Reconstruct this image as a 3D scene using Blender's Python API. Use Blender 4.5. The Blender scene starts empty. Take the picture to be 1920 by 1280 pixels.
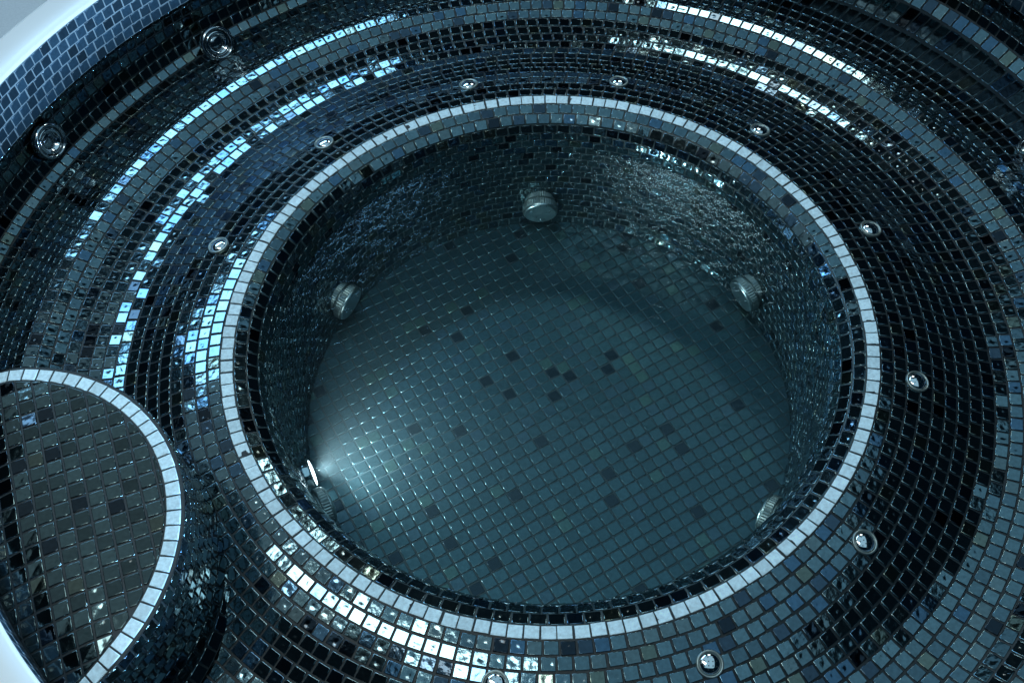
import bpy, math, random
import numpy as np
from mathutils import Vector, Matrix

random.seed(7); rng = np.random.default_rng(7)
R = math.radians
scn = bpy.context.scene
COL = scn.collection

# ------------------------------------------------------------------ camera
cam_d = bpy.data.cameras.new('camera'); cam = bpy.data.objects.new('camera', cam_d); COL.objects.link(cam)
scn.camera = cam
PITCH, ROLL, YAW = R(55.316), R(-3.129), R(3.280)
cp, sp, cy, sy, cr, sr = math.cos(PITCH), math.sin(PITCH), math.cos(YAW), math.sin(YAW), math.cos(ROLL), math.sin(ROLL)
f = Vector((0, cp, -sp)); u = Vector((0, sp, cp)); r_ = Vector((1, 0, 0))
Y = Matrix(((cy, -sy, 0), (sy, cy, 0), (0, 0, 1)))
f, u, r_ = Y @ f, Y @ u, Y @ r_
r2 = cr * r_ + sr * u; u2 = -sr * r_ + cr * u
M = Matrix((r2, u2, -f)).transposed().to_4x4(); M.translation = Vector((0, -1.0034, 1.3914))
cam.matrix_world = M
cam_d.sensor_width = 36; cam_d.lens = 36 * 2000.96 / 1920
cam_d.clip_start = 0.05; cam_d.clip_end = 60

# ------------------------------------------------------------------ world, exposure
w = bpy.data.worlds.new('World'); scn.world = w; w.use_nodes = True
bg = w.node_tree.nodes['Background']; bg.inputs[0].default_value = (0.03, 0.3, 0.6, 1); bg.inputs[1].default_value = 0.02
scn.view_settings.view_transform = 'Standard'; scn.view_settings.look = 'None'
scn.view_settings.exposure = -0.15; scn.view_settings.gamma = 1
cy_ = scn.cycles
cy_.use_denoising = True
cy_.max_bounces = 10; cy_.diffuse_bounces = 3; cy_.glossy_bounces = 4; cy_.transmission_bounces = 6; cy_.transparent_max_bounces = 8; cy_.volume_bounces = 0
cy_.caustics_refractive = True; cy_.caustics_reflective = False
cy_.sample_clamp_indirect = 6

# ------------------------------------------------------------------ lamps
def area(name, loc, target, sx, sy_, power, col, spread=180):
    d = bpy.data.lights.new(name, 'AREA'); d.shape = 'RECTANGLE'; d.size = sx; d.size_y = sy_
    d.energy = power; d.color = col; d.spread = R(spread)
    o = bpy.data.objects.new(name, d); COL.objects.link(o); o.location = loc
    o.rotation_euler = (Vector(target) - Vector(loc)).to_track_quat('-Z', 'Y').to_euler()
    return o
area('ceiling_light', (0.6, -0.05, 3.0), (0.6, -0.05, 0), 3.4, 4.0, 31, (0.46, 0.79, 1.0))
area('ceiling_light_left', (-2.3, 0.7, 3.0), (-2.3, 0.7, 0), 2.2, 2.6, 9, (0.66, 0.88, 0.98))
area('window_light', (-2.15, 3.05, 3.0), (-0.1, 0.1, 0), 3.0, 0.8, 95, (0.38, 0.70, 1.0))
strip = area('strip_light', (-1.02, -0.40, 2.96), (-1.02, -0.40, 0), 1.9, 0.36, 30, (0.90, 1.0, 0.97))
strip.rotation_euler = (0, 0, R(-31))
area('lamp_far', (1.0, 3.5, 3.05), (0, 0, 0), 1.0, 0.5, 26, (0.86, 1.0, 0.98))
area('low_window', (3.2, -1.5, .29), (-.9, .5, .10), 1.5, .15, 430, (0.40, 0.70, 1.0))

# ------------------------------------------------------------------ materials
def newmat(name):
    m = bpy.data.materials.new(name); m.use_nodes = True; nt = m.node_tree; nt.nodes.clear()
    out = nt.nodes.new('ShaderNodeOutputMaterial'); b = nt.nodes.new('ShaderNodeBsdfPrincipled')
    nt.links.new(b.outputs[0], out.inputs[0]); return m, nt, b, out
def math_n(nt, op, a, b=None, c=None):
    n = nt.nodes.new('ShaderNodeMath'); n.operation = op
    for i, v in enumerate((a, b, c)):
        if v is None: continue
        if isinstance(v, (int, float)): n.inputs[i].default_value = v
        else: nt.links.new(v, n.inputs[i])
    return n.outputs[0]
def tile_material(name, metallic, rough, coat, coat_r, bump, base_bump):
    m, nt, b, out = newmat(name)
    at = nt.nodes.new('ShaderNodeAttribute'); at.attribute_name = 'tile_colour'
    rn = nt.nodes.new('ShaderNodeAttribute'); rn.attribute_name = 'tile_seed'
    uv = nt.nodes.new('ShaderNodeUVMap'); uv.uv_map = 'tile_uv'
    # glass body: slightly mottled colour
    tc = nt.nodes.new('ShaderNodeTexCoord')
    mot = nt.nodes.new('ShaderNodeTexNoise'); mot.inputs['Scale'].default_value = 190; mot.inputs['Detail'].default_value = 4
    nt.links.new(tc.outputs['Object'], mot.inputs['Vector'])
    mr = nt.nodes.new('ShaderNodeMapRange'); mr.inputs[1].default_value = 0.3; mr.inputs[2].default_value = 0.7
    mr.inputs[3].default_value = 0.82; mr.inputs[4].default_value = 1.15
    nt.links.new(mot.outputs[0], mr.inputs[0])
    mx = nt.nodes.new('ShaderNodeVectorMath'); mx.operation = 'SCALE'
    nt.links.new(at.outputs['Color'], mx.inputs[0]); nt.links.new(mr.outputs[0], mx.inputs['Scale'])
    nt.links.new(mx.outputs[0], b.inputs['Base Color'])
    # pressed glass relief in the tile's own coordinates
    sep = nt.nodes.new('ShaderNodeSeparateXYZ'); nt.links.new(uv.outputs[0], sep.inputs[0])
    x = math_n(nt, 'SUBTRACT', sep.outputs[0], 0.5); y = math_n(nt, 'SUBTRACT', sep.outputs[1], 0.5)
    off = nt.nodes.new('ShaderNodeVectorMath'); off.operation = 'MULTIPLY_ADD'
    nt.links.new(rn.outputs['Color'], off.inputs[0]); off.inputs[1].default_value = (40, 40, 40); nt.links.new(uv.outputs[0], off.inputs[2])
    nz = nt.nodes.new('ShaderNodeTexNoise'); nz.inputs['Scale'].default_value = 2.6; nz.inputs['Detail'].default_value = 2.5
    nz.inputs['Roughness'].default_value = 0.45
    nt.links.new(off.outputs[0], nz.inputs['Vector'])
    srn = nt.nodes.new('ShaderNodeSeparateXYZ'); nt.links.new(rn.outputs['Color'], srn.inputs[0])
    cx = math_n(nt, 'MULTIPLY_ADD', srn.outputs[0], 0.24, -0.12); cyy = math_n(nt, 'MULTIPLY_ADD', srn.outputs[1], 0.24, -0.12)
    dx = math_n(nt, 'SUBTRACT', x, cx); dy = math_n(nt, 'SUBTRACT', y, cyy)
    d2 = math_n(nt, 'ADD', math_n(nt, 'MULTIPLY', dx, dx), math_n(nt, 'MULTIPLY', dy, dy))
    dim = math_n(nt, 'EXPONENT', math_n(nt, 'MULTIPLY', d2, -38.0))
    dimp = math_n(nt, 'MULTIPLY', dim, math_n(nt, 'MULTIPLY_ADD', srn.outputs[2], -0.75, 0.1))
    h = math_n(nt, 'ADD', math_n(nt, 'MULTIPLY', nz.outputs[0], 0.5), dimp)
    bp = nt.nodes.new('ShaderNodeBump'); bp.inputs['Strength'].default_value = 1.0; bp.inputs['Distance'].default_value = bump
    nt.links.new(h, bp.inputs['Height'])
    bp2 = nt.nodes.new('ShaderNodeBump'); bp2.inputs['Strength'].default_value = 1.0; bp2.inputs['Distance'].default_value = base_bump
    nt.links.new(h, bp2.inputs['Height'])
    nt.links.new(bp.outputs[0], b.inputs['Coat Normal']); nt.links.new(bp2.outputs[0], b.inputs['Normal'])
    b.inputs['Metallic'].default_value = metallic; b.inputs['Roughness'].default_value = rough
    b.inputs['Coat Weight'].default_value = coat; b.inputs['Coat Roughness'].default_value = coat_r; b.inputs['Coat IOR'].default_value = 1.52
    return m
M_TILE = tile_material('glass_mosaic', 0.98, 0.085, 0.35, 0.03, 0.0006, 0.00035)
M_WALL = tile_material('wall_mosaic', 0.95, 0.12, 0.6, 0.04, 0.0018, 0.0011)
M_RIM = tile_material('rim_mosaic', 0.45, 0.34, 0.5, 0.08, 0.0005, 0.0004)
M_FLOOR = tile_material('floor_mosaic', 0.93, 0.33, 0.5, 0.06, 0.0003, 0.0003)
M_WHITE = tile_material('white_mosaic', 0.0, 0.5, 0.25, 0.2, 0.0004, 0.0002)

m, nt, b, out = newmat('pale_grout'); M_PALE = m
b.inputs['Base Color'].default_value = (0.22, 0.27, 0.31, 1); b.inputs['Roughness'].default_value = 0.5
m, nt, b, out = newmat('floor_grout'); M_FGROUT = m
b.inputs['Base Color'].default_value = (0.02, 0.038, 0.045, 1); b.inputs['Roughness'].default_value = 0.45
m, nt, b, out = newmat('grout'); M_GROUT = m
tc = nt.nodes.new('ShaderNodeTexCoord'); nz = nt.nodes.new('ShaderNodeTexNoise'); nz.inputs['Scale'].default_value = 60; nz.inputs['Detail'].default_value = 6
nt.links.new(tc.outputs['Object'], nz.inputs['Vector'])
rp = nt.nodes.new('ShaderNodeValToRGB'); nt.links.new(nz.outputs[0], rp.inputs[0])
rp.color_ramp.elements[0].position = .3; rp.color_ramp.elements[0].color = (0.002, 0.006, 0.009, 1)
rp.color_ramp.elements[1].position = .75; rp.color_ramp.elements[1].color = (0.008, 0.018, 0.024, 1)
nt.links.new(rp.outputs[0], b.inputs['Base Color']); b.inputs['Roughness'].default_value = 0.55
bp = nt.nodes.new('ShaderNodeBump'); bp.inputs['Distance'].default_value = .0004; nz2 = nt.nodes.new('ShaderNodeTexNoise'); nz2.inputs['Scale'].default_value = 500
nt.links.new(tc.outputs['Object'], nz2.inputs['Vector']); nt.links.new(nz2.outputs[0], bp.inputs['Height']); nt.links.new(bp.outputs[0], b.inputs['Normal'])

def metal(name, col, rough, scale=0, dist=0.0002):
    m, nt, b, out = newmat(name); b.inputs['Metallic'].default_value = 1
    tc = nt.nodes.new('ShaderNodeTexCoord'); nz = nt.nodes.new('ShaderNodeTexNoise'); nz.inputs['Scale'].default_value = 120; nz.inputs['Detail'].default_value = 5
    nt.links.new(tc.outputs['Object'], nz.inputs['Vector'])
    rp = nt.nodes.new('ShaderNodeMapRange'); rp.inputs[3].default_value = rough * 0.6; rp.inputs[4].default_value = rough * 1.5
    nt.links.new(nz.outputs[0], rp.inputs[0]); nt.links.new(rp.outputs[0], b.inputs['Roughness'])
    b.inputs['Base Color'].default_value = (*col, 1)
    if scale:
        vn = nt.nodes.new('ShaderNodeTexVoronoi'); vn.inputs['Scale'].default_value = scale; nt.links.new(tc.outputs['Object'], vn.inputs['Vector'])
        bp = nt.nodes.new('ShaderNodeBump'); bp.inputs['Distance'].default_value = dist; nt.links.new(vn.outputs[0], bp.inputs['Height']); nt.links.new(bp.outputs[0], b.inputs['Normal'])
    return m
M_CHROME = metal('polished_chrome', (0.72, 0.76, 0.78), 0.09)
M_STEEL = metal('worn_steel', (0.5, 0.56, 0.56), 0.3, 420)
M_EYE = metal('dark_chrome', (0.45, 0.50, 0.53), 0.14)
M_DULL = metal('dull_steel', (0.33, 0.38, 0.37), 0.42)
m, nt, b, out = newmat('dark_plastic'); b.inputs['Base Color'].default_value = (0.01, 0.012, 0.014, 1); b.inputs['Roughness'].default_value = .35; M_DARK = m
m, nt, b, out = newmat('white_coping'); M_COPE = m
tc = nt.nodes.new('ShaderNodeTexCoord'); nz = nt.nodes.new('ShaderNodeTexNoise'); nz.inputs['Scale'].default_value = 9; nz.inputs['Detail'].default_value = 5
nt.links.new(tc.outputs['Object'], nz.inputs['Vector']); rp = nt.nodes.new('ShaderNodeValToRGB'); nt.links.new(nz.outputs[0], rp.inputs[0])
rp.color_ramp.elements[0].color = (0.78, 0.80, 0.82, 1); rp.color_ramp.elements[1].color = (0.86, 0.87, 0.88, 1)
nt.links.new(rp.outputs[0], b.inputs['Base Color']); b.inputs['Roughness'].default_value = .3
m, nt, b, out = newmat('pale_deck'); M_DECK = m
tc = nt.nodes.new('ShaderNodeTexCoord'); nz = nt.nodes.new('ShaderNodeTexNoise'); nz.inputs['Scale'].default_value = 260; nz.inputs['Detail'].default_value = 3
nt.links.new(tc.outputs['Object'], nz.inputs['Vector']); rp = nt.nodes.new('ShaderNodeValToRGB'); nt.links.new(nz.outputs[0], rp.inputs[0])
rp.color_ramp.elements[0].color = (0.34, 0.37, 0.40, 1); rp.color_ramp.elements[1].color = (0.50, 0.53, 0.56, 1)
nt.links.new(rp.outputs[0], b.inputs['Base Color']); b.inputs['Roughness'].default_value = .6
m, nt, b, out = newmat('lamp_glass'); M_LENS = m
b.inputs['Base Color'].default_value = (.8, .9, 1, 1); b.inputs['Emission Color'].default_value = (0.8, 0.95, 1, 1); b.inputs['Emission Strength'].default_value = 14

# ------------------------------------------------------------------ tub profile (radius, height)
def catmull(pts, n=14):
    P = [np.array(p, float) for p in pts]; P = [2 * P[0] - P[1]] + P + [2 * P[-1] - P[-2]]; o = []
    for i in range(1, len(P) - 2):
        for k in range(n):
            t = k / n; a, b, c, d = P[i - 1:i + 3]
            o.append(0.5 * ((2 * b) + (-a + c) * t + (2 * a - 5 * b + 4 * c - d) * t * t + (-a + 3 * b - 3 * c + d) * t ** 3))
    o.append(P[-2]); return np.array(o)
class Prof:
    def __init__(s, pts):
        s.c = catmull(pts); s.L = np.r_[0, np.cumsum(np.hypot(*np.diff(s.c, axis=0).T))]; s.len = s.L[-1]
    def at(s, t):
        r = np.interp(t, s.L, s.c[:, 0]); z = np.interp(t, s.L, s.c[:, 1]); e = .004
        a = np.array([np.interp(t - e, s.L, s.c[:, 0]), np.interp(t - e, s.L, s.c[:, 1])]); b = np.array([np.interp(t + e, s.L, s.c[:, 0]), np.interp(t + e, s.L, s.c[:, 1])])
        d = (b - a); d /= np.hypot(*d)
        return r, z, -d[1], d[0]                       # point and the normal (into the tub)
PW = Prof([(.432, -.2595), (.438, -.240), (.443, -.2), (.449, -.139), (.454, -.085), (.458, -.048), (.4675, -.026), (.483, -.0127), (.5025, -.0055)])
PL = Prof([(.5025, -.0055), (.513, -.003), (.523, -.0035)])
PS = Prof([(.523, -.0035), (.544, -.0064), (.565, -.0100), (.586, -.0142), (.607, -.0190), (.628, -.0254), (.649, -.0318), (.670, -.0375), (.691, -.0418), (.712, -.0442), (.733, -.0438), (.755, -.0418), (.776, -.0388), (.797, -.0344), (.816, -.0270), (.827, -.0220)])
PB = Prof([(.827, -.0220), (.838, -.0205), (.849, -.0208), (.861, -.0265), (.88, -.037), (.91, -.0495), (.945, -.058), (.968, -.0605), (.988, -.0590), (1.002, -.052), (1.017, -.036), (1.031, -.010), (1.036, .014), (1.032, .034), (1.022, .0445)])
PR = Prof([(1.0205, .046), (1.0200, .08), (1.0195, .12), (1.0195, .154)])
def sm(x): x = min(max(x, 0.), 1.); return x * x * (3 - 2 * x)
def warp(v):
    """the outer shell is not a true circle: it swells to the far right and closes in round the step"""
    x, y, z = v; r = math.hypot(x, y)
    if r < .835: return v
    az = math.degrees(math.atan2(y, x)) % 360
    b = sm((az - 188) / 15) * (1 - sm((az - 247) / 20)); k = min((r - .83) / .19, 1.)
    r2 = r + .04 * math.cos(R(az - 70)) * sm((r - .86) / .14) * (1 - b) - .154 * b * k
    r2 += .09 * sm((r - .97) / .05) * sm(1 - abs(az - 48) / 48)
    return (x * r2 / r, y * r2 / r, z)

PAL = [((.120, .200, .230), 42), ((.095, .165, .200), 26), ((.135, .195, .21), 12), ((.135, .175, .15), 4), ((.065, .14, .215), 8), ((.010, .022, .035), 3), ((.045, .08, .115), 5)]
PALW = np.array([p[1] for p in PAL], float); PALW /= PALW.sum()
def colour(kind):
    if kind == 'white':
        c = np.array((.70, .90, .99)) * rng.uniform(.82, 1.03); return c
    c = np.array(PAL[rng.choice(len(PAL), p=PALW)][0]) * rng.uniform(.86, 1.14)
    return c * .86

class Mesh:
    def __init__(s): s.v = []; s.f = []; s.mi = []; s.sm = []; s.fc = []; s.seed = []; s.uv = []; s.n = 0
    def tile(s, poly, mapf, kind='glass', gap=.0013, mat=0, col=None, tilt=.012):
        poly = [np.array(p, float) for p in poly]; k = len(poly)
        c = sum(poly) / k; ext = max(max(abs(p - c)) for p in poly)
        def inset(d):
            o = []
            for i in range(k):
                a, b, q = poly[i - 1], poly[i], poly[(i + 1) % k]
                e1 = b - a; e1 = e1 / (np.hypot(*e1) + 1e-9); e2 = q - b; e2 = e2 / (np.hypot(*e2) + 1e-9)
                n1 = np.array((-e1[1], e1[0])); n2 = np.array((-e2[1], e2[0])); m = n1 + n2; l = m @ n1
                o.append(b + m * (d / max(l, .35)))
            return o
        ta, tb = rng.normal(0, tilt, 2); hj = rng.normal(0, .00018)
        sd = rng.random(3); col = colour(kind) if col is None else col
        lv = [(gap + rng.uniform(-.0002, .0003), -.0012), (gap + .0001, .0008), (gap + .0005, .00132), (gap + .0010, .0014)]
        base = s.n
        for d, h in lv:
            for p in inset(d):
                q = p - c; s.v.append(mapf(p[0], p[1], h + hj + ta * q[0] + tb * q[1])); s.n += 1
        def uvp(p): q = (p - c) / (2 * ext) + .5; return (q[0], q[1])
        rings = [[uvp(p) for p in inset(d)] for d, h in lv]
        for l in range(3):
            for i in range(k):
                j = (i + 1) % k
                s.f.append((base + l * k + i, base + l * k + j, base + (l + 1) * k + j, base + (l + 1) * k + i))
                s.uv += [rings[l][i], rings[l][j], rings[l + 1][j], rings[l + 1][i]]
                s.mi.append(mat); s.sm.append(True); s.fc.append(col); s.seed.append(sd)
        s.f.append(tuple(base + 3 * k + i for i in range(k))); s.uv += rings[3]
        s.mi.append(mat); s.sm.append(False); s.fc.append(col); s.seed.append(sd)
    def face(s, pts, mat, smooth=False):
        s.f.append(tuple(range(s.n, s.n + len(pts)))); s.v += [tuple(p) for p in pts]; s.n += len(pts)
        s.uv += [(0, 0)] * len(pts); s.mi.append(mat); s.sm.append(smooth); s.fc.append((0, 0, 0)); s.seed.append((0, 0, 0))
    def grid(s, P, mat, smooth=True, closed=False):
        a = len(P); b = len(P[0]); base = s.n
        for row in P:
            for p in row: s.v.append(tuple(p))
        s.n += a * b
        for i in range(a - 1):
            for j in range(b if closed else b - 1):
                k = (j + 1) % b
                s.f.append((base + i * b + j, base + i * b + k, base + (i + 1) * b + k, base + (i + 1) * b + j))
                s.uv += [(0, 0)] * 4; s.mi.append(mat); s.sm.append(smooth); s.fc.append((0, 0, 0)); s.seed.append((0, 0, 0))
    def build(s, name, mats, parent=None, bend=False):
        if bend: s.v = [warp(v) for v in s.v]
        me = bpy.data.meshes.new(name); me.from_pydata([tuple(map(float, v)) for v in s.v], [], s.f)
        for m in mats: me.materials.append(m)
        me.polygons.foreach_set('material_index', s.mi); me.polygons.foreach_set('use_smooth', s.sm)
        a = me.attributes.new('tile_colour', 'FLOAT_COLOR', 'FACE'); a.data.foreach_set('color', np.c_[np.array(s.fc, float), np.ones(len(s.f))].ravel().astype(np.float32))
        a = me.attributes.new('tile_seed', 'FLOAT_COLOR', 'FACE'); a.data.foreach_set('color', np.c_[np.array(s.seed, float), np.ones(len(s.f))].ravel().astype(np.float32))
        uv = me.uv_layers.new(name='tile_uv'); uv.data.foreach_set('uv', np.array(s.uv, np.float32).ravel())
        me.update(); o = bpy.data.objects.new(name, me); COL.objects.link(o)
        if parent: o.parent = parent
        return o

# ------------------------------------------------------------------ the tub
tub = bpy.data.objects.new('hot_tub', None); COL.objects.link(tub)
tub['label'] = 'round sunken whirlpool tub lined with dark blue glass mosaic and white tile rings'; tub['category'] = 'hot tub'
MC = np.array((-.7456, -.4434)); MR = .2702; MZ = .13       # half-round step
P_ = .0225
def revolve(prof, rows, mesh, kind='glass', mat=0, bond=False, count=None, skip=None, gap=.0013, tilt=.012, jit=.0003, colf=None, span=None, bounds=None):
    L = prof.len; bd = list(bounds) if bounds is not None else [L * i / rows for i in range(rows + 1)]; rows = n = len(bd) - 1; off = rng.random()
    for i in range(n):
        s0, s1 = bd[i], bd[i + 1]; rm = prof.at((s0 + s1) / 2)[0]
        N = count or round(2 * math.pi * rm / P_)
        off = (i * .5 + .1 * math.sin(i * 1.7)) if bond else rng.random()
        for k in range(N):
            th0 = 2 * math.pi * (k + off) / N; th1 = 2 * math.pi * (k + off + 1) / N; tm = (th0 + th1) / 2
            if skip:
                r, z, a, b = prof.at((s0 + s1) / 2)
                if skip(r * math.cos(tm), r * math.sin(tm), z): continue
            wd = rm * (th1 - th0) / 2; j = rng.normal(0, jit, 2)
            def mp(x, y, h, tm=tm, rm=rm, j=j):
                r, z, nr, nz = prof.at(min(max(y + j[1], -.001), L + .001)); th = tm - (x + j[0]) / rm
                r += nr * h; z += nz * h
                return (r * math.cos(th), r * math.sin(th), z)
            mesh.tile([(-wd, s0), (wd, s0), (wd, s1), (-wd, s1)], mp, kind, gap, mat(i) if callable(mat) else mat, tilt=tilt(i) if callable(tilt) else tilt, col=colf(tm) if colf else None)
    P = []
    for i in range(n * 3 + 1):
        r, z, a, b = prof.at(L * i / (n * 3)); P.append([(r * math.cos(t), r * math.sin(t), z) for t in (np.linspace(0, 2 * math.pi, 240, endpoint=False) if not span else np.linspace(span[0], span[1], 60))])
    mesh.grid(P[::-1], 1, closed=not span)
MATS = [M_TILE, M_GROUT]
def in_step(x, y, z): return math.hypot(x - MC[0], y - MC[1]) < MR - .012 and z < MZ + .06
g = Mesh(); 
lb = [PW.len - .0198, PW.len - .0394, PW.len - .0560]; nlow = round(lb[-1] / .0148)
wb = [lb[-1] * i / nlow for i in range(nlow)] + lb[::-1] + [PW.len]
revolve(PW, 0, g, bond=True, count=126, bounds=wb, gap=.0011, tilt=lambda i: .05 if i < nlow + 1 else .014, mat=lambda i: 0 if i < nlow + 1 else 2); g.build('well_wall', [M_WALL, M_FGROUT, M_TILE], tub)
g = Mesh(); revolve(PL, 1, g, kind='white', count=143, gap=.0011, tilt=.02, jit=.0005); g.build('well_trim', [M_WHITE, M_GROUT], tub)
g = Mesh(); revolve(PS, round(PS.len / .0213), g, skip=in_step, tilt=lambda i: .032 if i in (8, 9) else .012); g.build('seat', MATS, tub)
g = Mesh(); revolve(PB, round(PB.len / .0218), g, skip=in_step); g.build('backrest', MATS, tub, True)
g = Mesh(); rimc = lambda tm: np.array((.028, .062, .098)) * rng.uniform(.5, 1.5); revolve(PR, 5, g, colf=rimc, tilt=.02); g.build('rim_band', [M_RIM, M_PALE], tub, True)

# clipping for straight grids laid inside a circle
def clip(poly, inside, cross):
    o = []
    for i in range(len(poly)):
        a, b = poly[i - 1], poly[i]; ia, ib = inside(a), inside(b)
        if ib:
            if not ia: o.append(cross(a, b))
            o.append(b)
        elif ia: o.append(cross(a, b))
    return o
def circ_clip(poly, c, rad):
    m = sum(poly) / len(poly)
    if all(np.hypot(*(p - c)) < rad for p in poly): return poly
    d = m - c
    if np.hypot(*d) > rad + .03: return []
    # nearest tangent line, cut at the circle
    n = d / np.hypot(*d)
    g = lambda p: rad - (p - c) @ n - (np.hypot(*((p - c) - ((p - c) @ n) * n)) ** 2) / (2 * rad)
    def cr(a, b):
        lo, hi = 0., 1.; ia = g(a) > 0
        for _ in range(24):
            t = (lo + hi) / 2
            if (g(a + (b - a) * t) > 0) == ia: lo = t
            else: hi = t
        return a + (b - a) * lo
    return clip(poly, lambda p: g(p) > 0, cr)
def area2(p): return abs(sum(p[i - 1][0] * p[i][1] - p[i][0] * p[i - 1][1] for i in range(len(p)))) / 2

# floor of the well: straight grid
FZ = -.26; FR = .4335; fp = .0228; ang = R(30.2); U = np.array((math.cos(ang), math.sin(ang))); V = np.array((-U[1], U[0])); offu, offv = .27 + .5, .30 + .5
def floor_z(x, y): return FZ
darks = {(0, 5), (2, 2), (3, 1), (-2, 2), (7, 1), (-3, 4)}
g = Mesh()
for i in range(-22, 23):
    for j in range(-22, 23):
        c0 = np.array([(i + .0) * fp - .15 * fp, (j + .3) * fp])
        poly = [(c0[0] + a * fp / 2) * U + (c0[1] + b * fp / 2) * V for a, b in ((-1, -1), (1, -1), (1, 1), (-1, 1))]
        poly = circ_clip(poly, np.zeros(2), FR)
        if len(poly) < 3 or area2(poly) < .00006: continue
        col = None
        if (i, j) in darks or rng.random() < .035: col = np.array((.009, .02, .03))
        elif rng.random() < .10: col = np.array((.05, .095, .12))
        elif rng.random() < .05: col = np.array((.065, .125, .115))
        else: col = np.array((.044, .094, .110)) * rng.uniform(.85, 1.15)
        wob = rng.normal(0, .0002, 2)
        g.tile(poly, lambda x, y, h: (x + wob[0], y + wob[1], floor_z(x, y) + h), gap=.0013, col=col, tilt=.006)
g.grid([[(q * math.cos(t), q * math.sin(t), floor_z(q, 0)) for t in np.linspace(0, 2 * math.pi, 120, endpoint=False)] for q in (.001, .2, .37, .38, .39, .4, .41, .42, .43, .44)][::-1], 1, closed=True)
g.build('well_floor', [M_FLOOR, M_FGROUT], tub)

# half-round step: top grid with a cove up to the rim, white nosing, riser
RIMR = .8655
def step_z(x, y):
    a = math.hypot(x, y); d = a - .768
    if d <= 0: return MZ, (0, 0, 1)
    t = d / .2; l = math.hypot(1, t); return MZ - d * d / .4, (t / l * x / a, t / l * y / a, 1 / l)
g = Mesh(); a = R(22.7); U = np.array((math.cos(a), math.sin(a))); V = np.array((-U[1], U[0])); gp = .0226
for i in range(-14, 15):
    for j in range(-14, 15):
        sh = .5 if False else 0
        c0 = np.array([(i + .2) * gp, (j + .1) * gp])
        poly = [MC + (c0[0] + p * gp / 2) * U + (c0[1] + q * gp / 2) * V for p, q in ((-1, -1), (1, -1), (1, 1), (-1, 1))]
        poly = circ_clip(poly, MC, MR - .0205)
        if len(poly) >= 3: poly = circ_clip(poly, np.zeros(2), RIMR - .001)
        if len(poly) < 3 or area2(poly) < .00007: continue
        def mp(x, y, h):
            z, n = step_z(x, y); return (x + n[0] * h, y + n[1] * h, z + n[2] * h)
        c = sum(poly) / len(poly); q = rng.random()
        col = (np.array((.016, .028, .04)) if q < .10 else np.array((.09, .115, .10)) * rng.uniform(.8, 1.1) if q < .12 else np.array((.068, .108, .116)) * rng.uniform(.55, 1.3))
        g.tile(poly, mp, gap=.0014, col=col, tilt=.02)
a0 = math.atan2(MC[1], MC[0])
P = []
for q in np.linspace(0, 1, 22):
    row = []
    for t in np.linspace(0, 2 * math.pi, 120, endpoint=False):
        x, y = MC + (MR - .002) * q * np.array((math.cos(t), math.sin(t))); rr = math.hypot(x, y)
        if rr > RIMR: x, y = x * RIMR / rr, y * RIMR / rr
        row.append((x, y, step_z(x, y)[0]))
    P.append(row)
g.grid(P, 1, closed=True)
g.build('step_top', MATS, tub)
g = Mesh(); N = 76
for k in range(N):
    t0 = 2 * math.pi * (k + .2) / N; tm = t0 + math.pi / N; wd = (MR - .0102) * math.pi / N
    cx, cyy = MC + MR * np.array((math.cos(tm), math.sin(tm)))
    if math.hypot(cx, cyy) > RIMR + .01: continue
    def mp(x, y, h, tm=tm):
        r = MR - .0205 + y; th = tm - x / (MR - .0102); X, Y_ = MC + r * np.array((math.cos(th), math.sin(th)))
        z, n = step_z(X, Y_); e = max(0, (y - .015) / .0055); return (X + n[0] * h, Y_ + n[1] * h, z + n[2] * h - .0012 * e * e)
    g.tile([(-wd, 0), (wd, 0), (wd, .0205), (-wd, .0205)], mp, 'white', .0011, 0, tilt=.008)
g.build('step_trim', [M_WHITE], tub)
PSR = Prof([(MR + .0035, MZ - .006 + .004), (MR + .005, MZ - .02), (MR + .006, MZ - .07), (MR + .008, MZ - .12), (MR + .018, MZ - .153), (MR + .034, MZ - .168)])
def zseat(x, y):
    r = math.hypot(x, y); A = np.r_[PL.c, PS.c, PB.c[:90]]; return float(np.interp(r, A[:, 0], A[:, 1]))
g = Mesh(); rows = round(PSR.len / .0205)
for i in range(rows):
    s0, s1 = PSR.len * i / rows, PSR.len * (i + 1) / rows
    rm = PSR.at((s0 + s1) / 2)[0]; N = 78; offs = i * .5
    for k in range(N):
        tm = 2 * math.pi * (k + offs) / N; wd = rm * math.pi / N
        cx, cyy = MC + (rm) * np.array((math.cos(tm), math.sin(tm))); zz = PSR.at((s0 + s1) / 2)[1]
        if math.hypot(cx, cyy) > RIMR - .002 or zz < zseat(cx, cyy) - .012: continue
        def mp(x, y, h, tm=tm, rm=rm):
            r, z, nr, nz = PSR.at(min(max(y, 0), PSR.len)); th = tm - x / rm
            r += nr * h; z += nz * h
            X, Y_ = MC + r * np.array((math.cos(th), math.sin(th))); return (X, Y_, z)
        g.tile([(-wd, s0), (wd, s0), (wd, s1), (-wd, s1)], mp, gap=.0013, tilt=.03)
P = [[(MC[0] + PSR.at(s)[0] * math.cos(t), MC[1] + PSR.at(s)[0] * math.sin(t), PSR.at(s)[1]) for t in np.linspace(0, 2 * math.pi, 120, endpoint=False)] for s in np.linspace(0, PSR.len, 16)]
g.grid(P, 1, closed=True)
g.grid([[(MC[0] + q * math.cos(t), MC[1] + q * math.sin(t), step_z(MC[0] + q * math.cos(t), MC[1] + q * math.sin(t))[0] - .0012) for t in np.linspace(0, 2 * math.pi, 120, endpoint=False)] for q in (MR - .03, MR + .0035)][::-1], 1, closed=True)
g.build('step_riser', MATS, tub)

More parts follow.
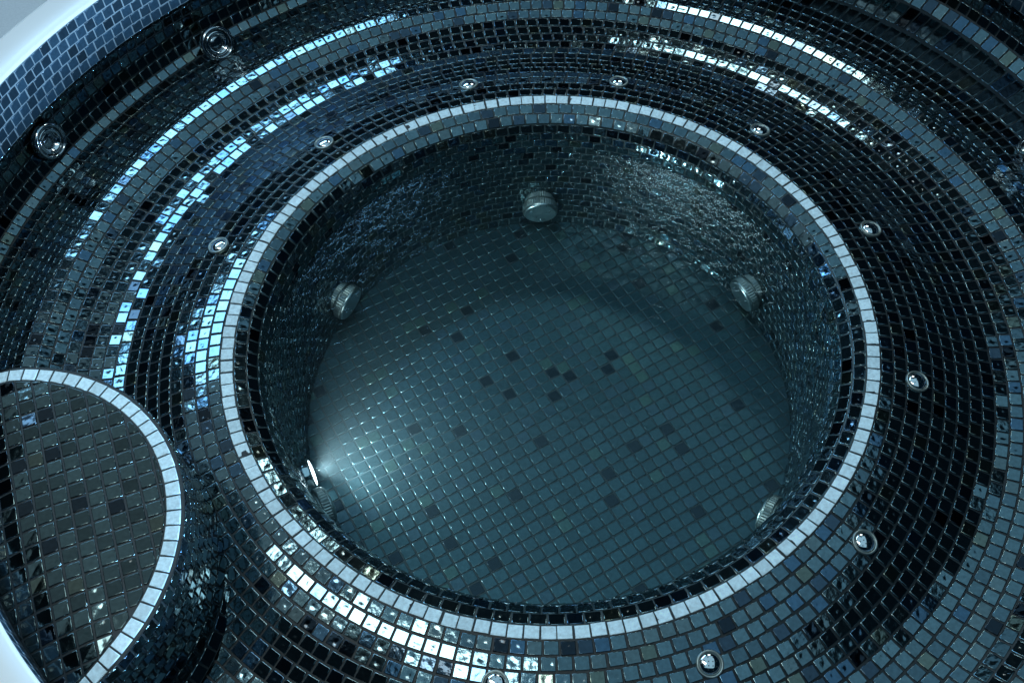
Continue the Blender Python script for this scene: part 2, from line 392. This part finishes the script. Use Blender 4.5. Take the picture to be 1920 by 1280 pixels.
# ------------------------------------------------------------------ coping and deck
def lathe(pts, seg, mat_idx=0, mesh=None, Mx=None, knurl=None, closed_top=False):
    mesh = mesh or Mesh(); P = []
    for i, (r, z) in enumerate(pts):
        row = []
        for k in range(seg):
            t = 2 * math.pi * k / seg; rr = r
            if knurl and i in knurl[0]: rr = r * (1 + (knurl[1] if k % 2 else -knurl[1]))
            v = Vector((rr * math.cos(t), rr * math.sin(t), z)); row.append(tuple(Mx @ v) if Mx else tuple(v))
        P.append(row)
    mesh.grid(P, mat_idx, smooth=not knurl, closed=True)
    return mesh
g = lathe([(1.0195, .150), (1.0205, .1565), (1.025, .159), (1.040, .160), (1.088, .160), (1.095, .158), (1.098, .152), (1.098, .13)], 360)
g.build('coping', [M_COPE], tub, True)
g = Mesh(); g.grid([[(r * math.cos(t), r * math.sin(t), .142) for t in np.linspace(0, 2 * math.pi, 360, endpoint=False)] for r in (1.090, 1.4, 2.5, 6)], 0, closed=True)
dk = g.build('deck', [M_DECK], None, True); dk['kind'] = 'structure'


# ------------------------------------------------------------------ fittings
def frame(loc, nrm, up=(0, 0, 1)):
    z = Vector(nrm).normalized(); x = Vector(up).cross(z); x = x.normalized() if x.length > 1e-3 else Vector((1, 0, 0)); y = z.cross(x)
    m = Matrix((x, y, z)).transposed().to_4x4(); m.translation = Vector(loc); return m
def disc(mesh, r, z, seg=40, mat=0, c=(0, 0)):
    mesh.face([(c[0] + r * math.cos(2 * math.pi * k / seg), c[1] + r * math.sin(2 * math.pi * k / seg), z) for k in range(seg)], mat, False)
def dome(mesh, r, h, z0, seg=20, mat=0, c=(0, 0), n=5):
    P = [[(c[0] + r * math.cos(q) * math.cos(t), c[1] + r * math.cos(q) * math.sin(t), z0 + h * math.sin(q)) for t in np.linspace(0, 2 * math.pi, seg, endpoint=False)] for q in np.linspace(0, math.pi / 2 * .97, n)]
    mesh.grid(P, mat, closed=True); mesh.face(P[-1], mat, True)

def make_floor_jet():
    b = lathe([(.026, -.012), (.031, -.010), (.031, .003), (.0285, .005), (.0285, .007), (.034, .008), (.0348, .010), (.0348, .020), (.034, .022)], 88, knurl=((1, 2, 6, 7), .014)).build('floor_jet', [M_DULL], tub)
    f = lathe([(.034, .0218), (.0342, .0235), (.0325, .0262), (.0305, .0272)], 64); disc(f, .0305, .0272, 64); f = f.build('face_plate', [M_STEEL], b)
    for q in (0.5, 2.6, 4.7):
        s = Mesh(); dome(s, .0022, .0014, .0272, 14, c=(.021 * math.cos(q), .021 * math.sin(q))); s.build('screw', [M_CHROME], b)
    return b
def make_seat_jet():
    b = lathe([(.0185, -.003), (.0185, .002), (.0175, .0032), (.0160, .0034), (.0150, .0020), (.0145, -.001)], 56).build('seat_jet', [M_DULL], tub)
    n = Mesh(); dome(n, .0146, .0062, .0008, 48, n=10)
    for q, rr in [(k * math.pi / 4, .0088) for k in range(8)] + [(k * math.pi / 2 + .4, .004) for k in range(4)]:
        zz = .0008 + .0062 * math.sqrt(1 - (rr / .0146) ** 2) + .0001; dome(n, .0009, .0003, zz, 8, mat=1, c=(rr * math.cos(q), rr * math.sin(q)), n=3)
    n.build('nozzle', [M_CHROME, M_DARK], b); return b
def make_wall_jet():
    b = lathe([(.0345, -.006), (.035, .003), (.0325, .0065), (.0295, .008), (.0275, .0065), (.0265, .001), (.0262, -.006)], 64).build('wall_jet', [M_EYE], tub)
    n = lathe([(.0262, -.004), (.0248, .0025), (.0215, .0045), (.0185, .0035), (.0142, -.004)], 64); dome(n, .0142, .0035, -.0042, 36, mat=1, n=8); n.build('nozzle', [M_CHROME, M_EYE], b)
    return b
def children(o): return [c for c in bpy.data.objects if c.parent == o]
def dup(o, parent):
    c = o.copy(); COL.objects.link(c); c.parent = parent
    for ch in children(o): dup(ch, c)
    return c
proto = make_floor_jet()
for i, (az, z) in enumerate(((91.5, -.212), (152, -.212), (29.5, -.212), (-33.2, -.220), (-91, -.215), (-148.5, -.208))):
    o = proto if i == 0 else dup(proto, tub); a = R(az); rr = float(np.interp(z, [-.262, -.2, -.139], [.431, .443, .449])) + (.002 if z > -.214 and az > -140 and az != -33.2 else .011)
    o.matrix_local = frame((rr * math.cos(a), rr * math.sin(a), z), (-math.cos(a), -math.sin(a), -.2))
proto = make_seat_jet()
for i, (az, rr) in enumerate(((104.5, .585), (76, .585), (134.6, .582), (163, .591), (47.7, .585), (19.3, .585), (-11.4, .58), (-40.6, .583), (-69, .590), (-97, .583))):
    o = proto if i == 0 else dup(proto, tub); a = R(az)
    A = PS.c; z = float(np.interp(rr, A[:, 0], A[:, 1])); sl = (np.interp(rr + .01, A[:, 0], A[:, 1]) - np.interp(rr - .01, A[:, 0], A[:, 1])) / .02
    o.matrix_local = frame((rr * math.cos(a), rr * math.sin(a), z + .001), (-sl * math.cos(a), -sl * math.sin(a), 1), (math.cos(a), math.sin(a), 0))
proto = make_wall_jet()
for i, (az, rr, z, tl) in enumerate(((132.6, .985, -.034, .55), (155.3, 1.018, -.008, .3), (24.4, .985, -.050, .8))):
    o = proto if i == 0 else dup(proto, tub); a = R(az)
    o.matrix_local = frame((rr * math.cos(a), rr * math.sin(a), z), (-math.cos(a), -math.sin(a), tl))
# underwater lamp
la = R(-157.2); lz = -.205
hb = lathe([(.026, -.010), (.026, .012), (.024, .015), (.0225, .016)], 48).build('underwater_lamp', [M_CHROME], tub)
hb.matrix_local = frame((.446 * math.cos(la), .446 * math.sin(la), lz), (-math.cos(la), -math.sin(la), .05))
ln = Mesh(); dome(ln, .0225, .003, .0155, 32); ln.build('lamp_lens', [M_LENS], hb)
sd = bpy.data.lights.new('lamp_beam', 'SPOT'); sd.energy = 13; sd.color = (0.9, 0.98, 1.0); sd.spot_size = R(150); sd.spot_blend = 1; sd.shadow_soft_size = .012
so = bpy.data.objects.new('lamp_beam', sd); COL.objects.link(so); so.parent = hb
so.location = (0, 0, .024); so.rotation_euler = (math.pi - .18, 0, 0)

# ------------------------------------------------------------------ water
wm = bpy.data.materials.new('water'); wm.use_nodes = True; nt = wm.node_tree; nt.nodes.clear()
out = nt.nodes.new('ShaderNodeOutputMaterial'); gl = nt.nodes.new('ShaderNodeBsdfGlossy'); gl.inputs['Color'].default_value = (.28, .42, .5, 1); gl.inputs['Roughness'].default_value = 0.1
fr = nt.nodes.new('ShaderNodeFresnel'); fr.inputs['IOR'].default_value = 1.33
tr = nt.nodes.new('ShaderNodeBsdfTransparent'); tr.inputs['Color'].default_value = (.95, .985, 1, 1)
mxs = nt.nodes.new('ShaderNodeMixShader'); nt.links.new(fr.outputs[0], mxs.inputs[0]); nt.links.new(tr.outputs[0], mxs.inputs[1]); nt.links.new(gl.outputs[0], mxs.inputs[2])
nt.links.new(mxs.outputs[0], out.inputs['Surface'])
tc = nt.nodes.new('ShaderNodeTexCoord'); nz = nt.nodes.new('ShaderNodeTexNoise'); nz.inputs['Scale'].default_value = 60; nz.inputs['Detail'].default_value = 3; nz.inputs['Distortion'].default_value = .6
nt.links.new(tc.outputs['Object'], nz.inputs['Vector'])
bp = nt.nodes.new('ShaderNodeBump'); bp.inputs['Distance'].default_value = .0010; nt.links.new(nz.outputs[0], bp.inputs['Height']); nt.links.new(bp.outputs[0], gl.inputs['Normal']); nt.links.new(bp.outputs[0], fr.inputs['Normal'])
vo = nt.nodes.new('ShaderNodeVolumePrincipled'); vo.inputs['Color'].default_value = (.09, .135, .15, 1); vo.inputs['Absorption Color'].default_value = (.02, .58, .75, 1)
vo.inputs['Density'].default_value = .8; vo.inputs['Anisotropy'].default_value = .2
nt.links.new(vo.outputs[0], out.inputs['Volume'])
WZ = -.055; seg = 160; g = Mesh()
T = np.linspace(0, 2 * math.pi, seg, endpoint=False)
g.grid([[(r * math.cos(t), r * math.sin(t), z) for t in T] for r, z in ((.468, WZ), (.468, -.275))][::-1], 0, smooth=False, closed=True)
g.face([(.468 * math.cos(t), .468 * math.sin(t), WZ) for t in T], 0); g.face([(.468 * math.cos(t), .468 * math.sin(t), -.275) for t in T[::-1]], 0)
wo = g.build('water', [wm]); wo['kind'] = 'structure'
import bmesh
bm = bmesh.new(); bm.from_mesh(wo.data); bmesh.ops.remove_doubles(bm, verts=bm.verts, dist=1e-5); bmesh.ops.recalc_face_normals(bm, faces=bm.faces); bm.to_mesh(wo.data); bm.free()
